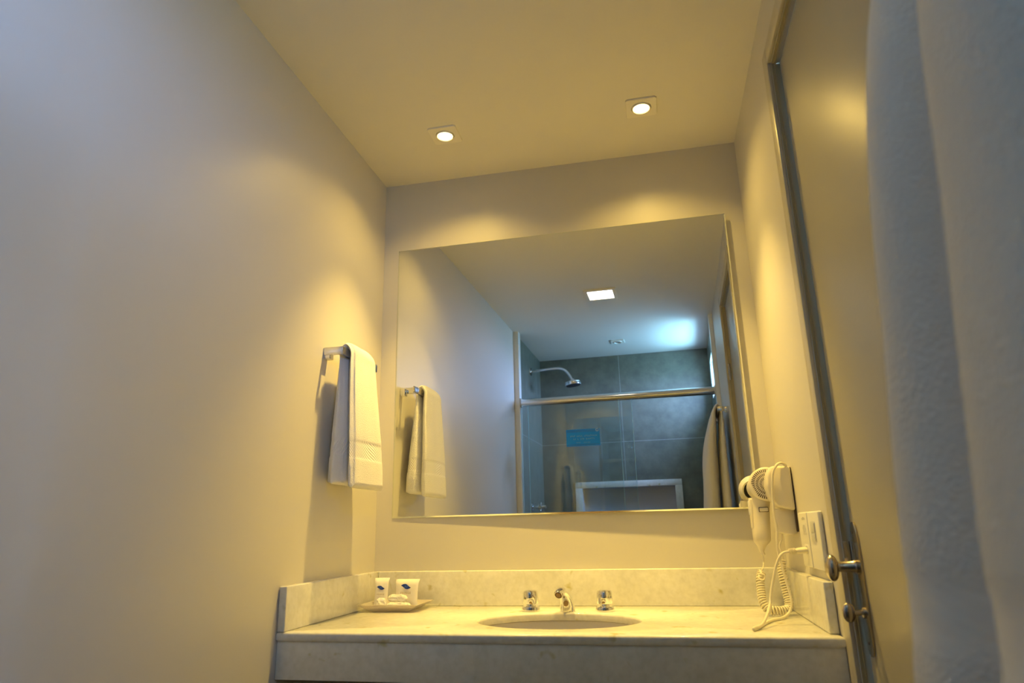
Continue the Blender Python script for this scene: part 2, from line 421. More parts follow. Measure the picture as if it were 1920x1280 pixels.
bm = bmesh.new(); box(bm, .637-.068, .637+.068, -1.428-.068, -1.428+.068, H-.005, H-.001); finish('diffuser', bm, 'panel', pn, smooth=0)

# ============================================================ VANITY
ZC, DC = .860, .5674
SX, SY, SA, SB = .638, -.330, .205, .154
van = thing('vanity_counter', 'white marble vanity counter with upstand on three sides under the mirror', 'counter', (W/2, -.28, .757))
bm = bmesh.new(); n = 96
x0, x1, y0, y1 = .001, W-.001, -DC, -.001
angs = sorted([2*PI*i/n for i in range(n)] + [math.atan2(y-SY, x-SX) % (2*PI) for x in (x0, x1) for y in (y0, y1)])
def rect(a, ins):
    c, s_ = math.cos(a), math.sin(a); k = 1e9
    if c > 1e-9: k = min(k, (x1-SX)/c)
    if c < -1e-9: k = min(k, (x0-SX)/c)
    if s_ > 1e-9: k = min(k, (y1-SY)/s_)
    if s_ < -1e-9: k = min(k, (y0-SY)/s_)
    x, y = SX+c*k, SY+s_*k
    return min(max(x, x0+ins), x1-ins), min(max(y, y0+ins), y1-ins)
TH = .020
def er(g, z): return [Vector((SX+math.cos(a)*(SA+g), SY+math.sin(a)*(SB+g), z)) for a in angs]
def rr(ins, z): return [Vector((*rect(a, ins), z)) for a in angs]
rings = [er(0, ZC-TH), er(0, ZC-.006), er(.0015, ZC-.002), er(.005, ZC), rr(.005, ZC), rr(.0015, ZC-.0015), rr(0, ZC-.005), rr(0, ZC-TH+.004), rr(.003, ZC-TH), er(0, ZC-TH)]
loft(bm, rings, caps=False); bmesh.ops.remove_doubles(bm, verts=bm.verts, dist=1e-6)
finish('countertop', bm, 'marble', van, smooth=50)
bm = bmesh.new(); box(bm, .001, W-.001, -DC+.006, -DC+.024, .757, ZC-TH, .001); finish('apron', bm, 'marble', van)
bm = bmesh.new(); ZB = .962
box(bm, .022, W-.022, -.020, -.001, ZC, ZB, .003, 3); finish('backsplash', bm, 'marble', van)
bm = bmesh.new(); box(bm, .001, .0205, -DC, -.0008, ZC, ZB, .003, 3); finish('side_splash', bm, 'marble', van)
bm = bmesh.new(); box(bm, W-.0205, W-.001, -.530, -.0008, ZC, ZB, .003, 3); finish('side_splash', bm, 'marble', van)
bm = bmesh.new(); box(bm, .001, W-.001, -DC+.026, -.001, .760, .766); finish('underside_board', bm, 'under', van, smooth=0)

sink = thing('sink_basin', 'oval white undermount sink set in the marble counter', 'sink', (SX, SY, ZC-TH-.13))
bm = bmesh.new()
def bowl(g, dz):
    out = []
    for k in range(15):
        t_ = k/14; f = math.cos(t_*PI/2)**.55 if t_ < 1 else .06
        out.append([Vector((SX+math.cos(a)*(SA+g)*f, SY+math.sin(a)*(SB+g)*f, ZC-TH-.0012-dz-.13*math.sin(t_*PI/2))) for a in [2*PI*i/64 for i in range(64)]])
    return out
def flange(g, dz): return [Vector((SX+math.cos(a)*(SA+g), SY+math.sin(a)*(SB+g), ZC-TH-.0012-dz)) for a in [2*PI*i/64 for i in range(64)]]
vs = loft(bm, bowl(.004, 0)[::-1] + [flange(.028, 0), flange(.028, .009)] + bowl(.012, .009), caps=False); bm.faces.new(vs[0]); bm.faces.new(vs[-1])
finish('bowl', bm, 'ceramic', sink, smooth=60)
bm = bmesh.new(); lathe(bm, (SX, SY, ZC-TH-.1300), (0, 0, 1), [(0, 0), (0, .019), (.004, .021), (.0045, .016), (.003, .010), (.003, 0)], 28); finish('drain', bm, 'chrome', sink)

# ---- faucet
FX, FY = .637, -.150; FZ = ZC+.0006
fa = thing('faucet_spout', 'short curved chrome faucet spout between the two tap handles', 'faucet', (FX, FY, ZC))
bm = bmesh.new()
secs = [((0, 0), 0, .0215, .022), ((0, .010), 0, .0205, .0215), ((-.002, .022), 8, .0190, .0205), ((-.008, .034), 22, .0170, .019), ((-.019, .044), 40, .0150, .0165),
        ((-.034, .0515), 60, .0140, .0135), ((-.048, .0555), 74, .0135, .0120), ((-.060, .0560), 86, .0130, .0112), ((-.071, .0530), 102, .0128, .0108), ((-.0755, .0505), 112, .0122, .0102)]
rings = []
for (d, z), ang, rx, ry in secs:
    a = math.radians(ang); t = Vector((0, -math.sin(a), math.cos(a)))
    # the spout is turned slightly to the left
    yaw = Matrix.Rotation(math.radians(-9), 3, 'Z'); side = yaw @ Vector((1, 0, 0)); t = yaw @ t; up_ = t.cross(side)
    c = Vector((FX, FY, FZ)) + yaw @ Vector((0, d, z))
    rings.append([c + side*math.cos(2*PI*i/28)*rx + up_*math.sin(2*PI*i/28)*ry for i in range(28)])
loft(bm, rings); finish('spout', bm, 'chrome', fa, smooth=60)
bm = bmesh.new(); tip = Vector((FX, FY, FZ)) + yaw @ Vector((0, -.0745, .0505)); tax = yaw @ Vector((0, -.85, -.55))
lathe(bm, tip, tax, [(0, 0), (0, .0108), (.0035, .0108), (.0045, .0098), (.0046, .0085)], 28)
lathe(bm, tip, tax, [(.0030, 0), (.0048, .0084), (.0036, 0)], 28, mi=1)
finish('aerator', bm, ['chrome', 'under'], fa)
def tap(name, x, label):
    o = thing(name, label, 'tap handle', (x, -.142, ZC), 'chrome tap handles')
    b = (x, -.142, ZC+.0006)
    bm = bmesh.new(); lathe(bm, b, (0, 0, 1), [(0, 0), (0, .0255), (.003, .026), (.010, .0245), (.0135, .020), (.015, .013), (.018, .0125), (.018, 0)], 40); finish('tap_base', bm, 'chrome', o)
    bm = bmesh.new(); rings = []
    for z, r, am in ((.0182, .0165, 0), (.0190, .0198, .02), (.022, .0205, .05), (.035, .0208, .06), (.048, .0203, .05), (.0525, .0185, .02), (.0545, .014, 0), (.0550, .0001, 0)):
        rings.append([Vector((x + math.cos(a)*r*(1+am*math.cos(4*a)), -.142 + math.sin(a)*r*(1+am*math.cos(4*a)), ZC+z+.0006)) for a in [2*PI*i/48 for i in range(48)]])
    loft(bm, rings); finish('handle', bm, 'chrome', o, smooth=40)
    return o
tap('tap_handle', .533, 'chrome round tap handle left of the faucet spout')
tap('tap_handle', .740, 'chrome round tap handle right of the faucet spout')

# ============================================================ WALL MIRROR
TZ, TX = -.0159, .0013
mir = thing('wall_mirror', 'large frameless mirror hanging above the marble vanity', 'mirror', (.622, -.004, 1.124))
mx0, mx1, mz0, mz1 = .0554, 1.1905, 1.1241, 2.0597
nn = Vector((math.sin(TZ), -math.cos(TZ)*math.cos(TX), math.sin(TX))).normalized(); mc = Vector((W/2, -.012, 1.6))
def mp(x, z, d=0.):
    y = mc.y - (nn.x*(x-mc.x) + nn.z*(z-mc.z))/nn.y
    return Vector((x, y, z)) + nn*d
bm = bmesh.new(); bv = .0045
fr_ = [bm.verts.new(mp(x, z)) for x, z in ((mx0+bv, mz0+bv), (mx1-bv, mz0+bv), (mx1-bv, mz1-bv), (mx0+bv, mz1-bv))]
ed = [bm.verts.new(mp(x, z, -.0018)) for x, z in ((mx0, mz0), (mx1, mz0), (mx1, mz1), (mx0, mz1))]
bk = [bm.verts.new(mp(x, z, -.0030)) for x, z in ((mx0, mz0), (mx1, mz0), (mx1, mz1), (mx0, mz1))]
bm.faces.new(fr_)
for i in range(4):
    j = (i+1) % 4
    bm.faces.new((ed[i], ed[j], fr_[j], fr_[i])).material_index = 1
    bm.faces.new((bk[i], bk[j], ed[j], ed[i])).material_index = 1
bm.faces.new(bk).material_index = 1
finish('mirror_glass', bm, ['mirror', 'edge'], mir, smooth=0)
bm = bmesh.new(); ins = .02
poly = [mp(x, z, -.0032) for x, z in ((mx0+.09, mz0+ins), (mx1-ins, mz0+ins), (mx1-ins, mz1-ins), (mx0+.09, mz1-ins))]
vs0 = [bm.verts.new(p) for p in poly]; vs1 = [bm.verts.new((p.x, -.0006, p.z)) for p in poly]
bm.faces.new(vs0); bm.faces.new(vs1[::-1])
for i in range(4): bm.faces.new((vs0[i], vs0[(i+1) % 4], vs1[(i+1) % 4], vs1[i]))
finish('backing_board', bm, 'back', mir, smooth=0)

# ============================================================ TOWELS AND THEIR BARS
def towel_bar(name, label, wx, sgn, bx, ya, yb, z, hh, posts):
    """flat chrome bar parallel to the side wall at x=wx; sgn points into the room"""
    o = thing(name, label, 'towel bar', (wx, (ya+yb)/2, z))
    bm = bmesh.new(); a, b = sorted((bx-.0035, bx+.0035)); box(bm, a, b, ya, yb, z-hh, z+hh, .0012); finish('bar', bm, 'steel', o)
    for yy in posts:
        bm = bmesh.new(); a, b = sorted((wx+sgn*.0005, bx+sgn*.0035)); box(bm, a, b, yy-.0035, yy+.0035, z-hh, z+hh, .0012)
        a, b = sorted((wx+sgn*.0005, wx+sgn*.020)); box(bm, a, b, yy-.001, yy+.022, z-hh-.010, z+hh-.006, .0015)
        finish('wall_mount', bm, 'chrome', o)
    return o
towel_bar('towel_bar', 'flat chrome towel bar on the left wall holding the small hand towel', 0., 1, .057, -.4115, -.169, 1.584, .0115, (-.4115, -.195))
towel_bar('towel_bar', 'chrome towel bar between door and shower holding the long bath towel', W, -1, W-.053, -1.945, -1.512, 1.662, .0125, (-1.9385, -1.512))

def towel(name, prof, yfun, bands, m, amp, seed, sgn=1, ncirc=72, per=10, gro=None, endp=None):
    """a folded towel laid over a bar. prof: list of (x, z, thickness) along the cloth from the back hem over the bar to the front hem.
    yfun(u, side) gives the two ends of the cloth's width."""
    P = smooth_path([(x, 0, z) for x, z, t in prof], per); K = smooth_path([(t, 0, 0) for x, z, t in prof], per)
    n = len(P); dist = [0.]
    for i in range(1, n): dist.append(dist[-1] + (P[i]-P[i-1]).length)
    tot = dist[-1]; bm = bmesh.new(); rings = []; hem = []
    for i in range(n):
        t = (P[min(i+1, n-1)] - P[max(i-1, 0)]).normalized(); nrm = Vector((t.z, 0, -t.x))
        u = dist[i]/tot; h = min(dist[i], tot-dist[i]); hem.append(h); th = K[i].x/2
        y0_, y1_ = yfun(u); yc, hw = (y0_+y1_)/2, (y1_-y0_)/2
        e = min(1., math.sqrt(max(h, 0)/.006+.12)); th *= e
        for bz in bands:
            th *= 1 - .10*math.exp(-((h-bz)/.0022)**2)
        th *= 1 - .05*(bands[0] < h < bands[1])
        ring = []
        for j in range(ncirc):
            a = 2*PI*j/ncirc; c, s_ = math.cos(a), math.sin(a); q = 2/2.9
            yy = math.copysign(abs(c)**q, c); nx = math.copysign(abs(s_)**q, s_)
            Y = yc + yy*(hw - .002*(1-e)); off = nx*th
            w = amp*min(1., .25+h*0+abs(P[i].z-prof[0][1])*0+1.2*abs(max(p[1] for p in prof)-P[i].z))
            fold = math.sin(yy*4.3+seed+u*2.0)*.6 + math.sin(yy*7.9+seed*2-u*3)*.35
            nv = noise.noise(Vector((Y*9+seed, P[i].z*5, off*30)))
            off += w*(fold*(.6 if abs(nx) > .4 else .2) + nv*.9)
            if gro and (nx > 0) and i > n//2: off -= nx*gro(Y, P[i].z)*th
            Yn = Y + amp*.6*noise.noise(Vector((off*40, P[i].z*4, seed)))
            if endp: Yn += endp(off/th if th else 0, yy, h)
            ring.append(Vector((P[i].x, 0, P[i].z)) + nrm*off*sgn + Vector((0, Yn, 0)))
        rings.append(ring)
    circl = 2*(.2+.03)
    loft(bm, rings, uvs=lambda a, b: (b/ncirc*circl, hem[a]))
    o = finish(name, bm, m, smooth=80)
    at = o.data.attributes.new('band', 'FLOAT', 'POINT')
    for i in range(n):
        b_ = 1. if bands[0]+.001 < hem[i] < bands[1]-.001 else 0.
        for j in range(ncirc): at.data[i*ncirc+j].value = b_
    return o
# hand towel: back leg near the wall, front leg to the room
pr = [(.041, 1.212, .060), (.042, 1.27, .059), (.044, 1.34, .053), (.045, 1.42, .043), (.045, 1.50, .031), (.044, 1.555, .020), (.043, 1.588, .017), (.058, 1.607, .020),
      (.075, 1.588, .023), (.077, 1.555, .026), (.080, 1.48, .030), (.085, 1.40, .032), (.089, 1.33, .034), (.091, 1.27, .035), (.093, 1.201, .036)]
def hw_y(u):
    k = abs(u-.5)*2
    return -.392-.012*k, -.238+.050*min(1, k*1.15)**.9
t1 = towel('hand_towel', pr, hw_y, (.078, .124), 'towel', .0045, 1.3,
           endp=lambda q, yy, h: (-.004*math.cos(q*7) if yy < -.9 else 0))
tag(t1, 'small white hand towel with woven border hanging on the left wall', 'towel')
# bath towel between the door and the shower
pb = [(1.199, .945, .046), (1.200, 1.05, .046), (1.202, 1.20, .045), (1.204, 1.35, .043), (1.208, 1.50, .034), (1.212, 1.60, .022), (1.2125, 1.655, .016), (1.197, 1.687, .020),
      (1.1765, 1.655, .024), (1.166, 1.60, .042), (1.148, 1.50, .062), (1.137, 1.38, .074), (1.128, 1.20, .080), (1.119, 1.05, .084), (1.111, .925, .086)]
def bt_y(u):
    k = abs(u-.5)*2
    return -1.855-.01*k, -1.518+.020*k
def bt_gro(Y, z):
    g = min(abs((Y+1.553)/.072), abs((Y+1.720)/.095), 1.)
    return 1.35*g**3.2*min(1., max(0., (1.70-z)*3.5))
t2 = towel('bath_towel', pb, bt_y, (.070, .118), 'towel_bath', .006, 2.1, gro=bt_gro, ncirc=112, per=9)
tag(t2, 'long white bath towel hanging in deep folds beside the door, nearest the camera', 'towel')

# ============================================================ SOAP DISH AND AMENITIES
dish = thing('soap_dish', 'shallow milky square dish holding the toiletries in the counter corner', 'dish', (.122, -.12, ZC))
bm = bmesh.new()
def rrect(cx, cyy, hx, hy, z, r=.006, n=6):
    p = []
    for sx, sy, a0 in ((1, 1, 0), (-1, 1, PI/2), (-1, -1, PI), (1, -1, 3*PI/2)):
        for k in range(n+1):
            a = a0 + PI/2*k/n; p.append(Vector((cx+sx*(hx-r)+math.cos(a)*r, cyy+sy*(hy-r)+math.sin(a)*r, z)))
    return p
dx, dy = .122, -.118
vs = loft(bm, [rrect(dx, dy, .058, .050, ZC+.0006), rrect(dx, dy, .064, .056, ZC+.003), rrect(dx+.001, dy, .091, .078, ZC+.0200, .004), rrect(dx+.001, dy, .089, .076, ZC+.0210, .004),
     rrect(dx, dy, .064, .055, ZC+.0050), rrect(dx, dy, .060, .050, ZC+.0034)], caps=False)
bm.faces.new(vs[0]); bm.faces.new(vs[-1]); finish('dish_body', bm, 'dish', dish, smooth=40)

def leaf(bm, mtx, s, mi, sub=None):
    top, bot = [], []
    n = 18
    for i in range(n+1):
        t = i/n; x = -1+2*t
        mid = -.16*math.sin(x*PI/2*1.0) if True else 0
        w = .36*(1-abs(x)**2.0)**1.1 if abs(x) < 1 else 0
        sk = .20*x
        top.append(Vector((x*.98-.10*w*4*0, mid + w*(1.15 if x < .15 else 1.15-(x-.15)*.9), 0)))
        bot.append(Vector((x*.98, mid - w*(1.15 if x > -.15 else 1.15+(x+.15)*.9), 0)))
    pts = [mtx @ (p*s) for p in top + bot[::-1][1:-1]]
    f = bm.faces.new([bm.verts.new(p) for p in pts]); f.material_index = mi
def wave(bm, mtx, s, x0_, mi):
    a, b = [], []
    for i in range(9):
        t = i/8; y = .24-.48*t; x = x0_ + .10*math.sin(t*2*PI*.9)+.16*t; w = .035*math.sin(PI*(.1+.8*t))+.01
        a.append(mtx @ Vector(((x-w)*s, y*s, .0003))); b.append(mtx @ Vector(((x+w)*s, y*s, .0003)))
    f = bm.faces.new([bm.verts.new(p) for p in a + b[::-1]]); f.material_index = mi
def sachet(name, label, x, y, w, h, yaw, lean, txt, ly, ls, gr):
    """a flat film packet standing on its lower edge"""
    base = Matrix.Translation((x, y, ZC+.0045)) @ Matrix.Rotation(yaw, 4, 'Z') @ Matrix.Rotation(lean, 4, 'X')
    o = thing(name, label, 'sachet', (x, y, ZC+.0045), gr)
    bm = bmesh.new(); nx, nz = 14, 18
    def pt(i, k, side):
        u, v = i/nx*2-1, k/nz
        pu = max(0, 1-abs(u)**4); pv = max(0, 1-abs(v*2-1)**5)
        th = .0065*pu*pv + .0004
        wob = .0016*noise.noise(Vector((u*2+x*50, v*3, side)))
        xs = u*w/2*(1-.06*math.sin(v*PI)); top = .006*max(0, v-.85)/.15
        return base @ Vector((xs+top*u*.3, side*(th+wob*pu*pv)+ top*.8, v*h))
    for side in (-1, 1):
        g = [[bm.verts.new(pt(i, k, side)) for i in range(nx+1)] for k in range(nz+1)]
        for k in range(nz):
            for i in range(nx): bm.faces.new((g[k][i], g[k][i+1], g[k+1][i+1], g[k+1][i]))
    bmesh.ops.remove_doubles(bm, verts=bm.verts, dist=.0009)
    finish('packet', bm, 'sachet', o, smooth=60)
    fr2 = base @ Matrix.Translation((0, -.0088, h*ly)) @ Matrix.Rotation(PI/2, 4, 'X')
    bm = bmesh.new(); leaf(bm, fr2, ls, 0); wave(bm, fr2, ls, -.22, 1); wave(bm, fr2, ls, .12, 1); finish('logo', bm, ['logo', 'logo2'], o, smooth=0)
    bm = bmesh.new(); text_mesh(bm, txt, .0085 if w > .06 else .006, base @ Matrix.Translation((0, -.0086, h*(ly-.22))) @ Matrix.Rotation(PI/2, 4, 'X'), spacing=1.2)
    finish('print', bm, 'ink', o, smooth=0)
    return o
sachet('toiletry_sachet', 'narrow white sachet with blue leaf mark, left one in the dish', .071, -.112, .043, .085, .10, -.10, 'PRINGE', .66, .0130, 'toiletry sachets in the soap dish')
sachet('toiletry_sachet', 'wide square white sachet with blue leaf mark, right one in the dish', .151, -.112, .074, .081, -.03, -.10, 'PRINGE', .73, .0165, 'toiletry sachets in the soap dish')
def soap(label, x, y, z, a, rz, tilt):
    bm = bmesh.new(); t_ = bmesh.new(); bmesh.ops.create_uvsphere(t_, u_segments=40, v_segments=24, radius=1)
    for v in t_.verts:
        p = v.co.copy(); q = .55
        p = Vector((math.copysign(abs(p.x)**q, p.x)*a[0], math.copysign(abs(p.y)**.8, p.y)*a[1], math.copysign(abs(p.z)**.8, p.z)*a[2]))
        ex = abs(p.x)/a[0]
        if ex > .80: p.z *= 1-.75*(ex-.80)/.2; p.y *= 1+.15*(ex-.8)/.2
        p += v.co*.0022*noise.noise(v.co*3.1+Vector((x*90, 0, 0))) + v.co*.0010*noise.noise(v.co*9)
        v.co = p
    join(bm, t_, Matrix.Translation((x, y, z)) @ Matrix.Rotation(rz, 4, 'Z') @ Matrix.Rotation(tilt, 4, 'X'))
    return tag(finish('wrapped_soap', bm, 'wrap', smooth=25), label, 'soap', 'clear wrapped soaps in the dish')
soap('crinkly clear wrapped soap lying lowest at the dish front', .142, -.1500, ZC+.0145, (.038, .012, .0095), .04, 0)
soap('crinkly clear wrapped soap on top, leaning on the wide sachet', .134, -.1370, ZC+.0335, (.031, .010, .0105), -.08, .15)
soap('small crumpled clear wrapped soap before the narrow sachet', .086, -.1440, ZC+.0200, (.015, .010, .0155), .5, 0)

# ============================================================ HAIR DRYER, HOLDER, CABLES
hold = thing('dryer_holder', 'cream wall holder with power cord looped over it, gripping the hair dryer', 'dryer holder', (W, -.2, 1.12))
bm = bmesh.new()
def shell(bm, pts, x0_, x1_, bev):   # pts in (y,z)
    prism(bm, [Vector((x0_, y, z)) for y, z in pts], (x1_-x0_, 0, 0), bev)
# main cup: a rounded box whose near face looks down the room
prism(bm, [Vector((x, -.245, z)) for x, z in ((1.207, 1.122), (1.247, 1.112), (1.247, 1.224), (1.200, 1.226), (1.188, 1.205), (1.183, 1.175), (1.188, 1.145))], (0, .055, 0), .006)
finish('cup', bm, 'cream', hold, smooth=50)
bm = bmesh.new(); prism(bm, [Vector((x, -.222, z)) for x, z in ((1.203, 1.058), (1.236, 1.052), (1.2485, 1.056), (1.2485, 1.118), (1.200, 1.118), (1.199, 1.075))], (0, .045, 0), .003)
finish('cradle', bm, 'cream', hold, smooth=50)
bm = bmesh.new(); box(bm, 1.2465, 1.2495, -.238, -.150, 1.060, 1.222, .001); finish('wall_gap_shade', bm, 'slot', hold)  # dark sheet standing in for the shaded gap between holder and wall
cord = smooth_path([(1.238, -.222, 1.207), (1.237, -.243, 1.226), (1.222, -.250, 1.232), (1.208, -.256, 1.221), (1.199, -.256, 1.198), (1.194, -.2535, 1.149), (1.192, -.254, 1.102), (1.194, -.255, 1.070), (1.191, -.256, 1.041),
    (1.190, -.256, 1.012), (1.194, -.258, .980), (1.200, -.262, .942), (1.205, -.266, .905), (1.203, -.268, .884), (1.192, -.275, .869), (1.172, -.309, .8641), (1.148, -.338, .8638), (1.123, -.394, .8638),
    (1.100, -.463, .8638), (1.086, -.497, .8638), (1.086, -.497, .8665), (1.106, -.462, .868), (1.124, -.43, .885), (1.137, -.40, .905), (1.144, -.39, .93), (1.153, -.385, .958), (1.162, -.382, .984), (1.172, -.380, 1.004), (1.182, -.378, 1.014), (1.196, -.376, 1.0175)], 7)
bm = bmesh.new(); tube(bm, cord, .0033, 8); finish('power_cord', bm, 'cable', hold, smooth=80)
bm = bmesh.new(); ax = Vector((1.2365, -.362, 1.0195)) - Vector((1.194, -.376, 1.0175)); ln = ax.length
c0 = Vector((1.194, -.376, 1.0175))
for k in range(5): lathe(bm, c0+ax.normalized()*(.001+k*.0032), ax, [(0, 0), (0, .0058+k*.0004), (.0020, .0058+k*.0004), (.0020, 0)], 14)
lathe(bm, c0, ax, [(0, .003), (.016, .0045), (.017, .0075), (.024, .0105), (ln-.006, .0120), (ln, .0115), (ln, 0)], 18, sy=.62)
finish('plug', bm, 'cable', hold, smooth=40)

dry = thing('hair_dryer', 'cream hair dryer with round vent and coiled cable hanging in the holder', 'hair dryer', (1.175, -.15, 1.0))
A = Vector((1.1945, -.178, 1.184)); B = Vector((1.1830, -.078, 1.177)); cax = Vector((.15, .98, .04)).normalized(); axd = (B-A).normalized(); ln = (B-A).length
bm = bmesh.new()
lathe(bm, A, axd, [(.004, .0), (.006, .0380), (.012, .0430), (.020, .0440), (.032, .0420), (.050, .0380), (.068, .0340), (.085, .0325), (ln-.004, .0315), (ln, .0305), (ln, .0265), (ln-.03, .0250), (ln-.03, 0)], 48)
finish('barrel', bm, 'cream', dry, smooth=35)
bm = bmesh.new(); lathe(bm, B-axd*.012, axd, [(0, 0), (0, .0255), (.002, .0255), (.002, 0)], 32); lathe(bm, B-axd*.012, axd, [(.002, .004), (.006, .004), (.006, 0)], 12); finish('nozzle_grid', bm, 'black', dry)
bm = bmesh.new()   # intake grille: domed cap with three rings of radial slots
lathe(bm, A, -cax, [(-.006, .0440), (-.001, .0445), (.0010, .0432), (.0030, .0400), (.0042, .034), (.0060, .022), (.0068, .010), (.0070, 0)], 48)
ua = Vector((0, 0, 1)); e1 = (ua - cax*ua.dot(cax)).normalized(); e2 = cax.cross(e1)
def dome(r): return .0071 - .0000 - .0000 if r < .010 else (.0068-(r-.010)/.012*.0008 if r < .022 else (.0060-(r-.022)/.012*.0018 if r < .034 else .0042-(r-.034)/.006*.0012))
for r0, r1, cnt, wd in ((.0310, .0395, 46, .0012), (.0215, .0280, 38, .0010), (.0125, .0185, 26, .0008)):
    for k in range(cnt):
        a = 2*PI*k/cnt; d = e1*math.cos(a)+e2*math.sin(a); s_ = e1*-math.sin(a)+e2*math.cos(a)
        q = [A + d*r - cax*(dome(r)+.00045) + s_*w_ for r, w_ in ((r0, -wd*.8), (r0, wd*.8), (r1, wd), (r1, -wd))]
        f = bm.faces.new([bm.verts.new(p) for p in q]); f.material_index = 1
finish('intake_grille', bm, ['cream', 'slot'], dry, smooth=40)
bm = bmesh.new()   # handle hangs down
hs = [((1.1760, -.140, 1.150), .0290, .0300), ((1.1740, -.142, 1.125), .0262, .0265), ((1.1720, -.145, 1.095), .0248, .0245), ((1.1705, -.148, 1.065), .0236, .0236), ((1.1695, -.150, 1.044), .0226, .0226), ((1.1693, -.150, 1.0405), .0210, .0210)]
loft(bm, [[Vector(c)+Vector((math.cos(2*PI*i/32)*rx, math.sin(2*PI*i/32)*ry, 0)) for i in range(32)] for c, rx, ry in hs])
finish('handle', bm, 'cream', dry, smooth=50)
bm = bmesh.new()
hs = [((1.1693, -.150, 1.0412), .0228, .0228), ((1.1688, -.150, 1.036), .0216, .0216), ((1.1670, -.150, 1.024), .0115, .0115), ((1.1650, -.150, 1.010), .0060, .0060), ((1.169, -.150, 1.002), .0048, .0048)]
loft(bm, [[Vector(c)+Vector((math.cos(2*PI*i/28)*rx, math.sin(2*PI*i/28)*ry, 0)) for i in range(28)] for c, rx, ry in hs])
finish('strain_relief', bm, 'cream', dry, smooth=50)
bm = bmesh.new(); box(bm, 1.1690, 1.1910, -.1725, -.1640, 1.1130, 1.1225, .0015); finish('button', bm, 'cream', dry)
bm = bmesh.new(); box(bm, 1.1677, 1.1923, -.1705, -.1635, 1.1117, 1.1238, .001); finish('button_recess', bm, 'slot', dry)
bm = bmesh.new(); box(bm, 1.1465, 1.1600, -.160, -.134, 1.068, 1.148, .004, 3); box(bm, 1.1440, 1.1500, -.154, -.140, 1.105, 1.142, .002, 2, mi=1); finish('rocker_switch', bm, ['cream', 'switch'], dry, smooth=50)
# straight lead, coils and tail
cp = smooth_path([(1.169, -.150, 1.003), (1.166, -.158, .985), (1.160, -.180, .972), (1.152, -.205, .966)], 6)
bm = bmesh.new(); tube(bm, cp, .0017, 7)
axis = smooth_path([(1.152, -.205, .962), (1.145, -.215, .945), (1.1425, -.225, .915), (1.143, -.235, .893), (1.151, -.242, .8765), (1.168, -.246, .8735), (1.185, -.243, .8735), (1.2005, -.236, .877), (1.2045, -.229, .892),
    (1.203, -.224, .915), (1.200, -.220, .945), (1.200, -.214, .970), (1.203, -.208, .990)], 24)
fr = frames(axis); dd = [0.]
for i in range(1, len(axis)): dd.append(dd[-1]+(axis[i]-axis[i-1]).length)
pitch = .0062; R0 = .0088; steps = int(dd[-1]/pitch*16); hel = []
k = 0
for sidx in range(steps):
    s_ = dd[-1]*sidx/(steps-1)
    while k < len(dd)-2 and dd[k+1] < s_: k += 1
    f = (s_-dd[k])/(dd[k+1]-dd[k]); c = axis[k].lerp(axis[k+1], f); t, a, b = fr[k]
    ph = 2*PI*s_/pitch; hel.append(c + (a*math.cos(ph)+b*math.sin(ph))*R0)
tube(bm, hel, .0023, 7)
# first loose loop
tube(bm, smooth_path([cp[-1], (1.146, -.214, .958), (1.141, -.222, .950), (1.146, -.227, .943), (1.154, -.224, .947), (1.155, -.222, .956), (1.149, -.222, .959), tuple(hel[0])], 6), .0023, 7)
tube(bm, smooth_path([hel[-1], (1.206, -.206, 1.008), (1.203, -.205, 1.025), (1.212, -.204, 1.045), (1.214, -.203, 1.0575)], 6), .0023, 7)
finish('coiled_cable', bm, 'cable', dry, smooth=80)

# ---- socket and switch plate
sw = thing('socket_switch_plate', 'white wall plate with sockets and a rocker switch beside the door', 'switch plate', (W, -.41, 1.04))
bm = bmesh.new(); PXF = W-.0105
box(bm, PXF, W-.0004, -.520, -.300, .981, 1.106, .004, 3); box(bm, PXF-.0012, PXF+.001, -.4085, -.4055, .983, 1.104, .0004, mi=1)
finish('cover_plate', bm, ['switch', 'switchg'], sw, smooth=50)
for z0_, z1_ in ((1.042, 1.059), (1.059, 1.082)):
    bm = bmesh.new(); box(bm, PXF-.0022, PXF+.001, -.478, -.440, z0_+.0006, z1_-.0006, .0008); finish('rocker', bm, 'switchg', sw)
bm = bmesh.new(); box(bm, PXF-.0008, PXF+.001, -.482, -.436, 1.040, 1.084, .0006); finish('rocker_bezel', bm, 'switchg', sw)
for zc in (1.068, 1.020):
    bm = bmesh.new(); box(bm, PXF-.0007, PXF+.001, -.385, -.342, zc-.013, zc+.013, .0008)
    hexa = [Vector((PXF-.0012, -.3635+math.cos(a)*.018, zc+math.sin(a)*.010)) for a in [PI/3*i for i in range(6)]]
    prism(bm, hexa, (.0008, 0, 0), 0, mi=1)
    finish('socket', bm, ['switch', 'switchg'], sw)
bm = bmesh.new()
for q in range(3): box(bm, PXF-.0006, PXF+.0002, -.376+.012*q, -.369+.012*q, 1.088, 1.093+.002*(q % 2), mi=0)
finish('rating_mark', bm, 'switchg', sw, smooth=0)

